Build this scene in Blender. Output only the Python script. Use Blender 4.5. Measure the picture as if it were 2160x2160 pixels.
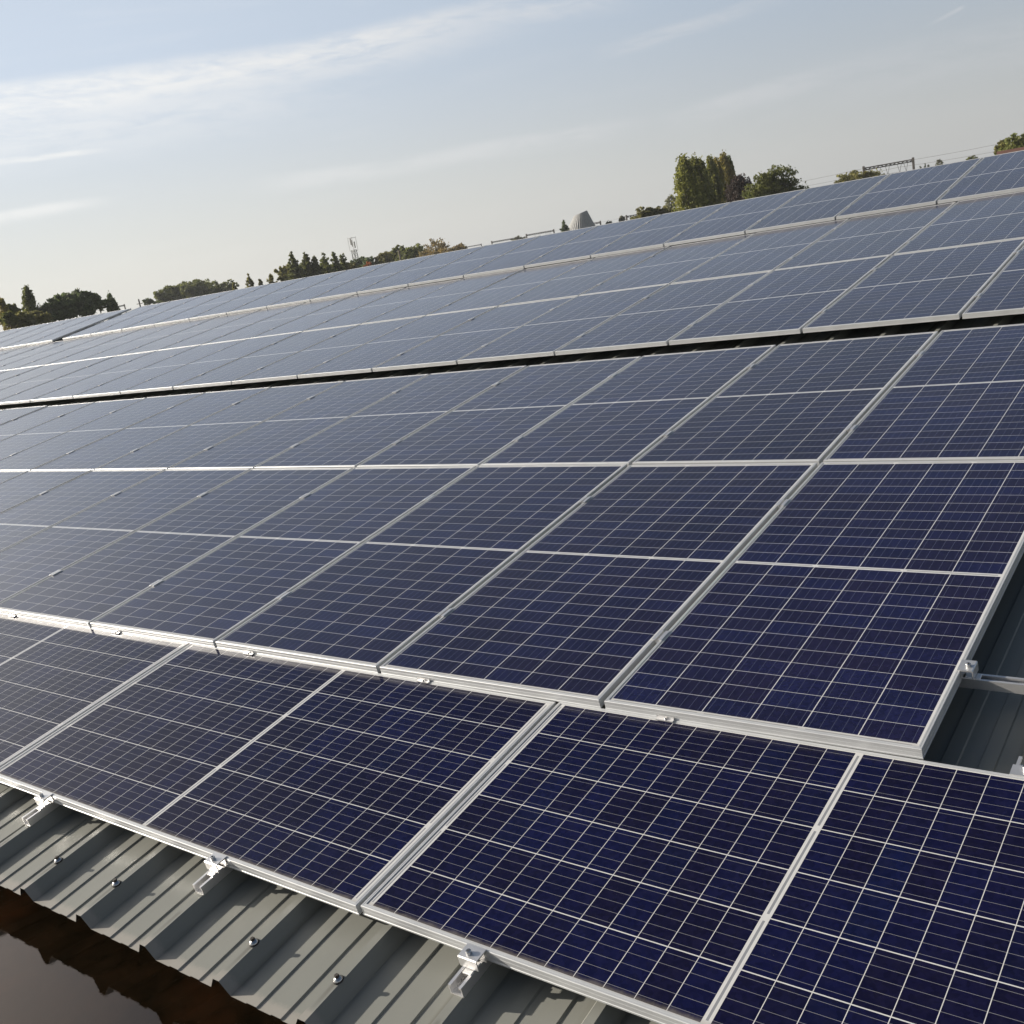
import bpy, bmesh, math, random
from mathutils import Vector, Matrix
R = math.radians
S = bpy.context.scene
COL = S.collection
for o in list(bpy.data.objects): bpy.data.objects.remove(o)

# ------------------------------------------------------------------ camera
CAM = Vector((1.849, -2.539, 1.4465))
CR = Matrix(((0.7888, 0.0182, -0.6143), (0.5918, -0.2925, 0.7512), (-0.1660, -0.9561, -0.2415)))  # columns right, down, forward
FPX = 2224.9
cam = bpy.data.objects.new('camera', bpy.data.cameras.new('camera')); COL.objects.link(cam)
r_, d_, f_ = CR.col[0].normalized(), CR.col[1], CR.col[2].normalized()
d_ = f_.cross(r_).normalized()
cm = Matrix.Identity(4)
for i in range(3):
    cm[i][0] = r_[i]; cm[i][1] = -d_[i]; cm[i][2] = -f_[i]; cm[i][3] = CAM[i]
cam.matrix_world = cm
cam.data.sensor_fit = 'HORIZONTAL'; cam.data.sensor_width = 36.0
cam.data.lens = 36.0 * FPX / 2160.0
cam.data.clip_start = 0.05; cam.data.clip_end = 9000
S.camera = cam
S.render.resolution_x = S.render.resolution_y = 1024

# ------------------------------------------------------------------ node helper
class NT:
    def __init__(s, tree): s.t = tree; s.n = tree.nodes; s.l = tree.links
    def node(s, typ, **kw):
        n = s.n.new(typ)
        for k, v in kw.items(): setattr(n, k, v)
        return n
    def put(s, sock, v):
        if hasattr(v, 'is_output'): s.l.new(v, sock)
        else: sock.default_value = v
    def m(s, op, a, b=None, c=None, clamp=False):
        n = s.node('ShaderNodeMath', operation=op, use_clamp=clamp)
        s.put(n.inputs[0], a)
        if b is not None: s.put(n.inputs[1], b)
        if c is not None: s.put(n.inputs[2], c)
        return n.outputs[0]
    def add(s, a, b): return s.m('ADD', a, b)
    def sub(s, a, b): return s.m('SUBTRACT', a, b)
    def mul(s, a, b): return s.m('MULTIPLY', a, b)
    def div(s, a, b): return s.m('DIVIDE', a, b)
    def lt(s, a, b): return s.m('LESS_THAN', a, b)
    def gt(s, a, b): return s.m('GREATER_THAN', a, b)
    def ab(s, a): return s.m('ABSOLUTE', a)
    def mx(s, a, b): return s.m('MAXIMUM', a, b)
    def mn(s, a, b): return s.m('MINIMUM', a, b)
    def smooth(s, x, a, b, lo=0.0, hi=1.0):
        n = s.node('ShaderNodeMapRange', interpolation_type='SMOOTHSTEP')
        s.put(n.inputs[0], x); s.put(n.inputs[1], a); s.put(n.inputs[2], b); s.put(n.inputs[3], lo); s.put(n.inputs[4], hi)
        return n.outputs[0]
    def mix(s, f, a, b, blend='MIX'):
        n = s.node('ShaderNodeMix', data_type='RGBA', blend_type=blend)
        s.put(n.inputs[0], f)
        for sock, v in ((n.inputs[6], a), (n.inputs[7], b)):
            s.put(sock, v if hasattr(v, 'is_output') else (*v, 1.0))
        return n.outputs[2]
    def xyz(s, v):
        n = s.node('ShaderNodeSeparateXYZ'); s.l.new(v, n.inputs[0]); return n.outputs
    def comb(s, x, y, z):
        n = s.node('ShaderNodeCombineXYZ')
        for i, v in enumerate((x, y, z)): s.put(n.inputs[i], v)
        return n.outputs[0]
    def noise(s, vec, scale, detail=4, rough=0.5, dist=0.0):
        n = s.node('ShaderNodeTexNoise'); s.l.new(vec, n.inputs['Vector'])
        n.inputs['Scale'].default_value = scale; n.inputs['Detail'].default_value = detail
        n.inputs['Roughness'].default_value = rough; n.inputs['Distortion'].default_value = dist
        return n.outputs[0]
    def white(s, vec):
        n = s.node('ShaderNodeTexWhiteNoise', noise_dimensions='3D'); s.l.new(vec, n.inputs['Vector'])
        return n.outputs[0]

# ------------------------------------------------------------------ world (sky with thin cirrus)
SUN_TO = Vector((-0.8805, -0.3229, 0.3463)).normalized()
SUN_EL = math.asin(SUN_TO.z); SUN_ROT = math.atan2(SUN_TO.x, SUN_TO.y) % (2 * math.pi)
W = bpy.data.worlds.new('World'); S.world = W; W.use_nodes = True
w = NT(W.node_tree); w.n.clear()
sky = w.node('ShaderNodeTexSky', sky_type='NISHITA'); sky.sun_disc = False
sky.sun_elevation = SUN_EL; sky.sun_rotation = SUN_ROT
sky.altitude = 50; sky.air_density = 1.0; sky.dust_density = 1.0; sky.ozone_density = 1.5
SKY_STRENGTH = 0.05
tc = w.node('ShaderNodeTexCoord')
vr = w.node('ShaderNodeVectorRotate', rotation_type='Z_AXIS')
w.l.new(tc.outputs['Generated'], vr.inputs['Vector']); vr.inputs['Angle'].default_value = R(-39.278)
dx, dy, dz = w.xyz(vr.outputs[0])
az = w.mul(w.m('ARCTAN2', dx, dy), 57.2958)
el = w.mul(w.m('ARCSINE', dz), 57.2958)
warp = w.noise(w.comb(w.mul(az, 0.06), w.mul(el, 0.25), 3.0), 1.0, 4)
elw = w.add(el, w.mul(w.sub(warp, 0.5), 1.3))
streak = w.noise(w.comb(w.mul(az, 0.10), w.mul(w.sub(elw, w.mul(az, 0.05)), 0.95), 0.0), 1.0, 7, 0.62, 0.4)
fine = w.noise(w.comb(w.mul(az, 0.5), w.mul(w.add(elw, w.mul(az, 0.10)), 2.2), 7.0), 1.0, 6, 0.65, 0.6)
def band(a0, a1, e0, e1, up, dn, soft, amp):
    """a streak of cloud running from azimuth a0 to a1, centre line e0..e1, soft upper / lower thickness in degrees"""
    t = w.m('MULTIPLY_ADD', az, (e1 - e0) / (a1 - a0), e0 - a0 * (e1 - e0) / (a1 - a0))
    q = w.sub(elw, t)
    ver = w.mul(w.smooth(q, -dn, -dn * 0.1), w.smooth(q, up, up * 0.1))
    hor = w.mul(w.smooth(az, a0 - soft, a0 + soft), w.smooth(az, a1 + soft, a1 - soft))
    return w.mul(w.mul(ver, hor), amp)
bands = [band(-60, 3, 9.0, 11.2, 0.9, 2.3, 8, 1.0), band(-60, -6, 8.6, 9.6, 1.2, 3.0, 7, 0.55), band(-40, -17, 7.9, 7.7, 0.22, 0.3, 2, 0.9),
         band(-9, 9, 5.2, 4.9, 0.5, 0.9, 2.5, 0.42), band(12, 21, 4.9, 5.4, 0.6, 1.0, 2.5, 0.42), band(-40, -18, 5.4, 5.4, 0.35, 0.5, 2, 0.6),
         band(9, 17, 8.6, 9.3, 0.5, 0.7, 2, 0.5), band(0, 9, 11.0, 10.6, 0.6, 0.9, 3, 0.6), band(19, 40, 5.2, 5.0, 1.2, 2.0, 4, 0.3)]
tot = bands[0]
for b in bands[1:]: tot = w.mx(tot, b)
tex = w.add(w.mul(streak, 0.75), w.mul(fine, 0.55))
cl = w.mul(tot, w.smooth(tex, 0.38, 0.78))
# short contrail
cq = w.sub(el, w.m('MULTIPLY_ADD', az, 0.29, 6.6 - 23.8 * 0.29))
ct = w.mul(w.mul(w.smooth(w.ab(cq), 0.13, 0.02), w.mul(w.smooth(az, 23.4, 24.8), w.smooth(az, 25.4, 25.1))), w.mul(fine, 0.9))
cl = w.mx(cl, ct)
general = w.mul(w.smooth(streak, 0.5, 0.8), w.smooth(el, 25, 70, 0.25, 0.5))   # thin veil everywhere else
cl = w.mx(cl, w.mul(general, 0.5))
skyc = w.mix(1.0, sky.outputs[0], (SKY_STRENGTH,) * 3, 'MULTIPLY')
hazef = w.mul(w.smooth(el, 35.0, 12.0), 0.82)
hz = w.mix(w.smooth(az, -32, 38), (0.612, 0.612, 0.585), (0.375, 0.382, 0.388))
hup = w.mix(w.smooth(az, -32, 36), (0.515, 0.578, 0.668), (0.300, 0.357, 0.432))
hz = w.mix(w.smooth(el, 1.0, 12.0), hz, hup)
hzd = w.mix(w.smooth(dy, -0.2, 0.5), (0.26, 0.265, 0.27), hz)
skyh = w.mix(hazef, skyc, hzd)
clc = w.mix(w.smooth(az, -40, 34), (0.74, 0.735, 0.715), (0.425, 0.432, 0.450))
sh = Vector((SUN_TO.x, SUN_TO.y, SUN_TO.z)); sh.rotate(Matrix.Rotation(R(-39.278), 3, 'Z'))
sd = w.add(w.add(w.mul(dx, sh.x), w.mul(dy, sh.y)), w.mul(dz, sh.z))
glow = w.smooth(sd, 0.66, 1.0)                # bright haze round the sun
skyh = w.mix(1.0, skyh, w.mix(glow, (0, 0, 0), (0.913, 0.827, 0.696)), 'ADD')
out = w.mix(w.mul(cl, 0.86), skyh, clc)
bg = w.node('ShaderNodeBackground'); bg.inputs[1].default_value = 1.0
w.l.new(out, bg.inputs[0])
wo = w.node('ShaderNodeOutputWorld'); w.l.new(bg.outputs[0], wo.inputs[0])

# ------------------------------------------------------------------ sun + exposure
sl = bpy.data.lights.new('sun', 'SUN'); sun = bpy.data.objects.new('sun', sl); COL.objects.link(sun)
sl.energy = 5.0; sl.angle = R(0.55); sl.color = (1.0, 0.915, 0.80)
sun.rotation_euler = (-SUN_TO).to_track_quat('-Z', 'Y').to_euler(); sun.location = SUN_TO * 60
S.view_settings.view_transform = 'Standard'; S.view_settings.look = 'None'
S.view_settings.exposure = 0.5; S.view_settings.gamma = 1.0
S.render.engine = 'CYCLES'

# ------------------------------------------------------------------ frames of reference
PITCH = R(8)
MR = Matrix.Rotation(PITCH, 4, 'X')            # roof coordinates (u along the rows, v up the slope, z off the sheet) -> world
def roofm(u=0, v=0, z=0): return MR @ Matrix.Translation((u, v, z))
GROUND_Z = -5.6
def ray(px, py):
    d = CR @ Vector(((px - 1080) / FPX, (py - 1080) / FPX, 1)); return d
def at(px, py, dist):
    """world point seen at photo pixel (px, py) at a horizontal distance"""
    d = ray(px, py); k = dist / math.hypot(d.x, d.y); return CAM + d * k

# ------------------------------------------------------------------ object helpers
def mesh_obj(name, bm, mats, parent=None, smooth=False):
    me = bpy.data.meshes.new(name); bm.to_mesh(me); bm.free()
    for m in (mats if isinstance(mats, (list, tuple)) else [mats]): me.materials.append(m)
    if smooth:
        for p in me.polygons: p.use_smooth = True
    o = bpy.data.objects.new(name, me); COL.objects.link(o)
    if parent: o.parent = parent
    return o
def tag(o, label=None, cat=None, group=None, kind=None):
    if label: o['label'] = label
    if cat: o['category'] = cat
    if group: o['group'] = group
    if kind: o['kind'] = kind
    return o
def empty(name, mat, label=None, cat=None, group=None):
    o = bpy.data.objects.new(name, None); COL.objects.link(o); o.empty_display_size = 0.1
    o.matrix_world = mat; return tag(o, label, cat, group)
def clone(root, mat, label=None, group=None):
    c = root.copy(); COL.objects.link(c); c.matrix_world = mat
    if label: c['label'] = label
    if group: c['group'] = group
    for ch in root.children:
        k = ch.copy(); COL.objects.link(k); k.parent = c
        for g in ch.children:
            q = g.copy(); COL.objects.link(q); q.parent = k
    return c
def box(bm, x0, x1, y0, y1, z0, z1, bev=0.0):
    vs = [bm.verts.new((x, y, z)) for z in (z0, z1) for x, y in ((x0, y0), (x1, y0), (x1, y1), (x0, y1))]
    fs = [bm.faces.new([vs[i] for i in f]) for f in ((3, 2, 1, 0), (4, 5, 6, 7), (0, 1, 5, 4), (1, 2, 6, 5), (2, 3, 7, 6), (3, 0, 4, 7))]
    if bev:
        es = list({e for f in fs for e in f.edges})
        bmesh.ops.bevel(bm, geom=es, offset=bev, segments=1, affect='EDGES')
def prism(bm, prof, axis, a, b, close=True):
    """extrude a 2-D profile along axis ('x': profile is y,z; 'y': profile is x,z)"""
    def P(p, t): return (t, p[0], p[1]) if axis == 'x' else (p[0], t, p[1])
    A = [bm.verts.new(P(p, a)) for p in prof]; B = [bm.verts.new(P(p, b)) for p in prof]
    n = len(prof)
    for i in range(n if close else n - 1):
        j = (i + 1) % n; bm.faces.new((A[i], A[j], B[j], B[i]))
    if close:
        bm.faces.new(A[::-1]); bm.faces.new(B)
    bmesh.ops.recalc_face_normals(bm, faces=bm.faces[:])
def lathe(bm, prof, seg=16, mat=Matrix.Identity(4)):
    rings = []
    for r, z in prof:
        rings.append([bm.verts.new(mat @ Vector((r * math.cos(2 * math.pi * i / seg), r * math.sin(2 * math.pi * i / seg), z))) for i in range(seg)])
    for a, b in zip(rings, rings[1:]):
        for i in range(seg):
            j = (i + 1) % seg; bm.faces.new((a[i], a[j], b[j], b[i]))
    bm.faces.new(rings[0][::-1]); bm.faces.new(rings[-1])
def tube(bm, p0, p1, r0, r1, seg=6):
    p0, p1 = Vector(p0), Vector(p1); q = (p1 - p0).to_track_quat('Z', 'Y').to_matrix()
    a = [bm.verts.new(p0 + q @ Vector((r0 * math.cos(6.28318 * i / seg), r0 * math.sin(6.28318 * i / seg), 0))) for i in range(seg)]
    b = [bm.verts.new(p1 + q @ Vector((r1 * math.cos(6.28318 * i / seg), r1 * math.sin(6.28318 * i / seg), 0))) for i in range(seg)]
    for i in range(seg):
        j = (i + 1) % seg; bm.faces.new((a[i], a[j], b[j], b[i]))
    bm.faces.new(a[::-1]); bm.faces.new(b)
ORD = ['first', 'second', 'third', 'fourth', 'fifth', 'sixth', 'seventh', 'eighth', 'ninth', 'tenth', 'eleventh', 'twelfth', 'thirteenth',
       'fourteenth', 'fifteenth', 'sixteenth', 'seventeenth', 'eighteenth', 'nineteenth', 'twentieth', 'twenty-first', 'twenty-second',
       'twenty-third', 'twenty-fourth', 'twenty-fifth', 'twenty-sixth', 'twenty-seventh', 'twenty-eighth', 'twenty-ninth', 'thirtieth',
       'thirty-first', 'thirty-second', 'thirty-third', 'thirty-fourth']

# ------------------------------------------------------------------ materials
def mat_new(name):
    m = bpy.data.materials.new(name); m.use_nodes = True; t = NT(m.node_tree)
    return m, t, t.n['Principled BSDF']
def bump(t, b, h, strength, dist):
    n = t.node('ShaderNodeBump'); n.inputs['Strength'].default_value = strength; n.inputs['Distance'].default_value = dist
    t.l.new(h, n.inputs['Height']); t.l.new(n.outputs[0], b.inputs['Normal'])

def mat_alu(name, base, metal, rough, streaky=True):
    m, t, b = mat_new(name)
    tc = t.node('ShaderNodeTexCoord'); x, y, z = t.xyz(tc.outputs['Object'])
    oi = t.node('ShaderNodeObjectInfo')
    n1 = t.noise(tc.outputs['Object'], 9, 5, 0.6)
    n2 = t.noise(t.comb(t.mul(x, 3), t.mul(y, 3), t.mul(z, 420)), 1.0, 2)
    v = t.add(t.add(t.mul(t.sub(n1, 0.5), 0.22), t.mul(t.sub(n2, 0.5), 0.16)), t.mul(t.sub(oi.outputs['Random'], 0.5), 0.08))
    hs = t.node('ShaderNodeHueSaturation'); hs.inputs['Color'].default_value = (*base, 1); t.put(hs.inputs['Value'], t.add(1.0, v))
    t.l.new(hs.outputs[0], b.inputs['Base Color'])
    b.inputs['Metallic'].default_value = metal
    t.put(b.inputs['Roughness'], t.add(rough, t.mul(t.sub(n1, 0.5), 0.2)))
    return m
ALU = mat_alu('anodised_aluminium', (0.515, 0.528, 0.538), 0.30, 0.40)
RAIL = mat_alu('mill_aluminium', (0.76, 0.755, 0.75), 0.75, 0.34)
STEEL = mat_alu('stainless_steel', (0.55, 0.55, 0.55), 0.95, 0.25)

PW, PL = 0.992, 1.97          # upright panel
PH = 0.031
def mat_pv(name, Wd, L, px, py, cg, bus_col, bus_w, ca, cb, lx, ly):
    """solar laminate: x across the six columns, y along 2 x 12 half cells; origin at the lower left panel corner"""
    m, t, b = mat_new(name)
    tc = t.node('ShaderNodeTexCoord'); X, Y, Z = t.xyz(tc.outputs['Object'])
    oi = t.node('ShaderNodeObjectInfo'); rnd = oi.outputs['Random']
    xx = t.div(t.sub(X, Wd / 2 - 3 * px), px)
    ys = t.sub(Y, L / 2); ya = t.sub(t.ab(ys), cg / 2); yy = t.div(ya, py)
    inx = t.mul(t.gt(xx, 0.0), t.lt(xx, 6.0)); iny = t.mul(t.gt(yy, 0.0), t.lt(yy, 12.0))
    fx = t.m('FRACT', xx); fy = t.m('FRACT', yy)
    ex = t.mul(t.sub(0.5, t.ab(t.sub(fx, 0.5))), px); ey = t.mul(t.sub(0.5, t.ab(t.sub(fy, 0.5))), py)
    cell = t.mul(t.mul(inx, iny), t.mul(t.gt(ex, lx), t.gt(ey, ly)))
    # per-cell and per-panel colour
    cid = t.comb(t.add(t.m('FLOOR', xx), t.mul(rnd, 91.7)), t.add(t.m('FLOOR', yy), t.mul(t.gt(ys, 0.0), 37.0)), t.mul(rnd, 53.1))
    wn = t.white(cid); wn2 = t.white(t.add(0.0, 0.0)) if False else t.white(t.comb(wn, wn, 0.37))
    vo = t.node('ShaderNodeTexVoronoi', feature='F1'); t.l.new(t.comb(t.add(X, t.mul(rnd, 9.0)), Y, rnd), vo.inputs['Vector']); vo.inputs['Scale'].default_value = 85
    grain = t.xyz(vo.outputs['Color'])[0]
    c = t.mix(t.smooth(wn, 0.2, 1.0), ca, cb)
    c = t.mix(t.mul(t.smooth(wn2, 0.80, 1.0), 0.45), c, (0.0050, 0.0088, 0.0400))
    c = t.mix(t.smooth(rnd, 0.55, 1.0, 0.0, 0.35), c, (0.0095, 0.0075, 0.0180))
    big = t.noise(t.comb(t.add(X, t.mul(rnd, 31.0)), t.mul(Y, 0.7), 0.0), 3.0, 3)
    br = t.mul(t.add(0.80, t.mul(grain, 0.4)), t.add(0.72, t.mul(big, 0.56)))
    c = t.mix(1.0, c, t.comb(br, br, br), 'MULTIPLY')
    # busbars run along y, five per cell
    bx = t.m('FRACT', t.mul(fx, 5.0)); bd = t.mul(t.ab(t.sub(bx, 0.5)), px / 5.0)
    bus = t.mul(t.lt(bd, bus_w), cell)
    c = t.mix(bus, c, bus_col)
    # white back sheet, grey interconnect ribbons in the centre gap and along both ends
    notc = t.sub(1.0, cell)
    ws = t.noise(tc.outputs['Object'], 30, 3)
    back = t.mix(ws, (0.522, 0.522, 0.522), (0.609, 0.609, 0.600))
    pair = t.mul(t.ab(t.sub(t.m('FRACT', t.mul(xx, 0.5)), 0.5)), 2.0)      # ribbon broken at every second column
    rib_c = t.lt(t.ab(ys), cg * 0.16)
    rib_e = t.lt(t.ab(t.sub(yy, 12.0 + 0.0085 / py)), 0.0024 / py)
    rib = t.mul(t.mx(rib_c, rib_e), t.mul(inx, t.lt(pair, 0.93)))
    back = t.mix(rib, back, (0.24, 0.25, 0.27))
    c = t.mix(notc, c, back)
    # thin dust, thicker where rain leaves it against the lower edge of the frame
    dn = t.noise(t.comb(t.add(X, t.mul(rnd, 17.0)), Y, 0.0), 26, 5, 0.65)
    low = X if name.startswith('wide') else Y
    dl = t.smooth(t.sub(low, t.mul(t.sub(dn, 0.4), 0.022)), 0.028, 0.010)
    drop = t.noise(t.comb(t.add(X, t.mul(rnd, 5.0)), Y, 0.0), 170, 2)
    dust = t.mx(t.mul(dl, 0.34), t.mul(t.smooth(dn, 0.35, 0.8), 0.012))
    dust = t.mx(dust, t.mul(t.smooth(drop, 0.775, 0.80), 0.30))
    c = t.mix(dust, c, (0.30, 0.27, 0.22))
    bd_ = t.noise(t.comb(t.add(X, t.mul(rnd, 7.0)), t.mul(Y, 0.8), 4.0), 16, 4, 0.7)
    bird = t.mul(t.smooth(bd_, 0.765, 0.785), 0.75); c = t.mix(bird, c, (0.50, 0.49, 0.46))
    t.l.new(c, b.inputs['Base Color'])
    b.inputs['IOR'].default_value = 1.26 if name.startswith('wide') else 1.40
    film = t.noise(t.comb(t.add(X, t.mul(rnd, 13.0)), t.mul(Y, 0.5), 2.0), 5.0, 5, 0.6)
    t.put(b.inputs['Roughness'], t.add(t.add(0.09, t.mul(film, 0.12)), t.mul(dust, 0.5)))
    b.inputs['Metallic'].default_value = 0.0
    return m
PV = mat_pv('upright_laminate', PW, PL, 0.1595, 0.0794, 0.018, (0.075, 0.085, 0.13), 0.00055, (0.0115, 0.0102, 0.0350), (0.0102, 0.0118, 0.0500), 0.0014, 0.00080)

RP, RC = 0.3370, -0.4470                      # rib pitch of the corrugated roof and one rib centre
def mat_sheet():
    m, t, b = mat_new('painted_steel_sheet')
    tc = t.node('ShaderNodeTexCoord'); O = tc.outputs['Object']; X, Y, Z = t.xyz(O)
    n1 = t.noise(O, 2.2, 5, 0.6); n2 = t.noise(t.comb(t.mul(X, 14), t.mul(Y, 1.1), 0.0), 1.0, 5, 0.6); n3 = t.noise(O, 120, 3, 0.6)
    c = t.mix(n1, (0.196, 0.202, 0.183), (0.240, 0.242, 0.217))
    c = t.mix(t.mul(t.smooth(n2, 0.5, 0.8), 0.30), c, (0.225, 0.225, 0.195))
    c = t.mix(t.mul(t.smooth(n3, 0.66, 0.78), 0.35), c, (0.20, 0.17, 0.13))
    # grime that has run down from the screws, dirt settled in the pans
    fr = t.mul(t.sub(t.m('FRACT', t.add(t.div(t.sub(X, RC), RP), 0.5)), 0.5), RP)
    run = t.mul(t.smooth(t.ab(t.sub(fr, t.mul(t.sub(n1, 0.5), 0.01))), 0.010, 0.002), t.mul(t.smooth(Y, -1.155, -1.172), t.smooth(Y, -1.30, -1.19)))
    c = t.mix(t.mul(run, t.mul(n2, 0.9)), c, (0.07, 0.06, 0.045))
    pan = t.mul(t.smooth(t.ab(t.sub(t.ab(fr), 0.045)), 0.014, 0.002), t.smooth(n2, 0.3, 0.7))
    c = t.mix(t.mul(pan, 0.5), c, (0.10, 0.088, 0.066))
    spk = t.noise(O, 210, 2, 0.6); c = t.mix(t.mul(t.smooth(spk, 0.74, 0.78), 0.6), c, (0.075, 0.06, 0.04))
    # paler, chalky strip where water leaves the eave
    c = t.mix(t.mul(t.smooth(t.sub(Y, t.mul(n3, 0.02)), -1.268, -1.292), 0.40), c, (0.40, 0.36, 0.32))
    t.l.new(c, b.inputs['Base Color'])
    t.put(b.inputs['Roughness'], t.add(0.27, t.mul(n2, 0.25)))
    b.inputs['IOR'].default_value = 1.45
    bump(t, b, t.noise(O, 3.5, 2), 0.10, 0.02)
    return m
SHEET = mat_sheet()

def mat_plain(name, c0, c1, scale, rough, detail=5, bumpd=0.0, ior=1.45):
    m, t, b = mat_new(name)
    tc = t.node('ShaderNodeTexCoord'); n = t.noise(tc.outputs['Object'], scale, detail, 0.6)
    t.l.new(t.mix(t.smooth(n, 0.3, 0.7), c0, c1), b.inputs['Base Color'])
    b.inputs['Roughness'].default_value = rough; b.inputs['IOR'].default_value = ior
    if bumpd: bump(t, b, n, 0.6, bumpd)
    return m
RUBBER = mat_plain('black_rubber', (0.012, 0.012, 0.012), (0.03, 0.03, 0.03), 60, 0.6)
DARKMETAL = mat_plain('weathered_dark_steel', (0.035, 0.03, 0.025), (0.06, 0.05, 0.04), 4, 0.6)
GREYMETAL = mat_plain('galvanised_steel', (0.26, 0.26, 0.25), (0.36, 0.36, 0.35), 3, 0.5)
BRICK = mat_plain('wall_render', (0.20, 0.17, 0.14), (0.28, 0.25, 0.21), 1.5, 0.85)
BITUMEN = mat_plain('bitumen_felt', (0.045, 0.040, 0.036), (0.075, 0.065, 0.055), 7, 0.8, bumpd=0.004)
TILE = mat_plain('red_roof_tile', (0.11, 0.055, 0.04), (0.16, 0.08, 0.055), 6, 0.8)
WOOD = mat_plain('grey_wood', (0.16, 0.13, 0.10), (0.24, 0.20, 0.16), 5, 0.8)
BARK = mat_plain('bark', (0.045, 0.035, 0.025), (0.09, 0.07, 0.05), 8, 0.9)
GROUNDM = mat_plain('grass_and_soil', (0.045, 0.055, 0.018), (0.09, 0.085, 0.035), 0.08, 0.95, 8)
TRACK = mat_plain('ballast', (0.12, 0.10, 0.08), (0.18, 0.155, 0.13), 3, 0.95)

SHEET_UNDER = mat_plain('dark_sheet_underside', (0.020, 0.017, 0.013), (0.035, 0.028, 0.02), 9, 0.8)  # near-black brown for the underside and eave edge of the sheet
def mat_water():
    m, t, b = mat_new('standing_water')
    tc = t.node('ShaderNodeTexCoord'); O = tc.outputs['Object']; X, Y, Z = t.xyz(O)
    n1 = t.noise(O, 7.0, 7, 0.7, 0.6); n2 = t.noise(t.comb(t.mul(X, 9), t.mul(t.add(Y, t.mul(X, 0.5)), 30), 0.0), 1.0, 5, 0.6)
    n3 = t.noise(O, 90, 3, 0.6)
    c = t.mix(t.smooth(n1, 0.35, 0.7), (0.0032, 0.0027, 0.0014), (0.014, 0.0080, 0.0040))
    c = t.mix(t.mul(t.smooth(n2, 0.52, 0.75), 0.65), c, (0.006, 0.005, 0.003))
    gr = t.noise(O, 160, 4, 0.7); c = t.mix(t.mul(t.smooth(gr, 0.45, 0.75), 0.5), c, (0.035, 0.022, 0.013))
    rust = t.noise(O, 2.6, 5, 0.6); c = t.mix(t.mul(t.smooth(rust, 0.55, 0.72), 0.6), c, (0.026, 0.0105, 0.0045))
    sk = t.noise(O, 75, 2, 0.5); c = t.mix(t.mul(t.smooth(sk, 0.80, 0.815), 0.6), c, (0.35, 0.31, 0.26))
    t.l.new(c, b.inputs['Base Color'])
    b.inputs['Roughness'].default_value = 0.025; b.inputs['IOR'].default_value = 2.0; b.inputs['Specular Tint'].default_value = (1.0, 0.78, 0.62, 1)
    h = t.add(t.add(t.mul(t.noise(O, 26, 3), 1.0), t.mul(n3, 0.6)), t.mul(gr, 0.16))
    bump(t, b, h, 0.10, 0.0016)
    return m
WATER = mat_water()

# ------------------------------------------------------------------ setting: ground, railway bed
def sheet(name, x0, x1, y0, y1, z, m, kind='structure', n=1):
    bm = bmesh.new(); vs = [bm.verts.new(p) for p in ((x0, y0, z), (x1, y0, z), (x1, y1, z), (x0, y1, z))]; bm.faces.new(vs)
    return tag(mesh_obj(name, bm, m), kind=kind)
sheet('ground', -560, 560, -560, 560, GROUND_Z, GROUNDM)

# ------------------------------------------------------------------ the building that carries the panels
V_EAVE, V_RIDGE = -1.302, 10.12
U0, U1 = -44.0, 6.5
ZC, ZV = -0.090, -0.130                       # rib crown / valley level
hall = empty('industrial_building', MR, 'long industrial hall whose grey corrugated metal roof carries the solar panels', 'building')
def profile():
    k0 = math.floor((U0 - RC) / RP); k1 = math.ceil((U1 - RC) / RP); pr = []
    for k in range(k0, k1 + 1):
        c = RC + k * RP
        pr += [(c - 0.042, ZV), (c - 0.0125, ZC), (c + 0.0125, ZC), (c + 0.042, ZV),
               (c + 0.106, ZV), (c + 0.1085, ZV + 0.0045), (c + 0.148, ZV + 0.0045), (c + 0.1515, ZV),
               (c + 0.203, ZV), (c + 0.2055, ZV + 0.0045), (c + 0.243, ZV + 0.0045), (c + 0.2465, ZV)]
    return pr
def corrugated(bm, pr, v0, v1, flip=False):
    # single skin given a real thickness of 1 mm; ends and creases stay sharp
    n = len(pr)
    rows = [[bm.verts.new((u, v, z)) for u, z in pr] for v in (v0, v1)]
    rowb = [[bm.verts.new((u, v, z - 0.0012)) for u, z in pr] for v in (v0, v1)]
    for i in range(n - 1):
        bm.faces.new((rows[0][i], rows[0][i + 1], rows[1][i + 1], rows[1][i]))
        bm.faces.new((rowb[1][i], rowb[1][i + 1], rowb[0][i + 1], rowb[0][i])).material_index = 1
        bm.faces.new((rowb[0][i], rowb[0][i + 1], rows[0][i + 1], rows[0][i])).material_index = 1
pr = profile()
bm = bmesh.new(); corrugated(bm, pr, V_EAVE, V_RIDGE); roof = mesh_obj('roof_sheet', bm, (SHEET, SHEET_UNDER), hall)
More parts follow.
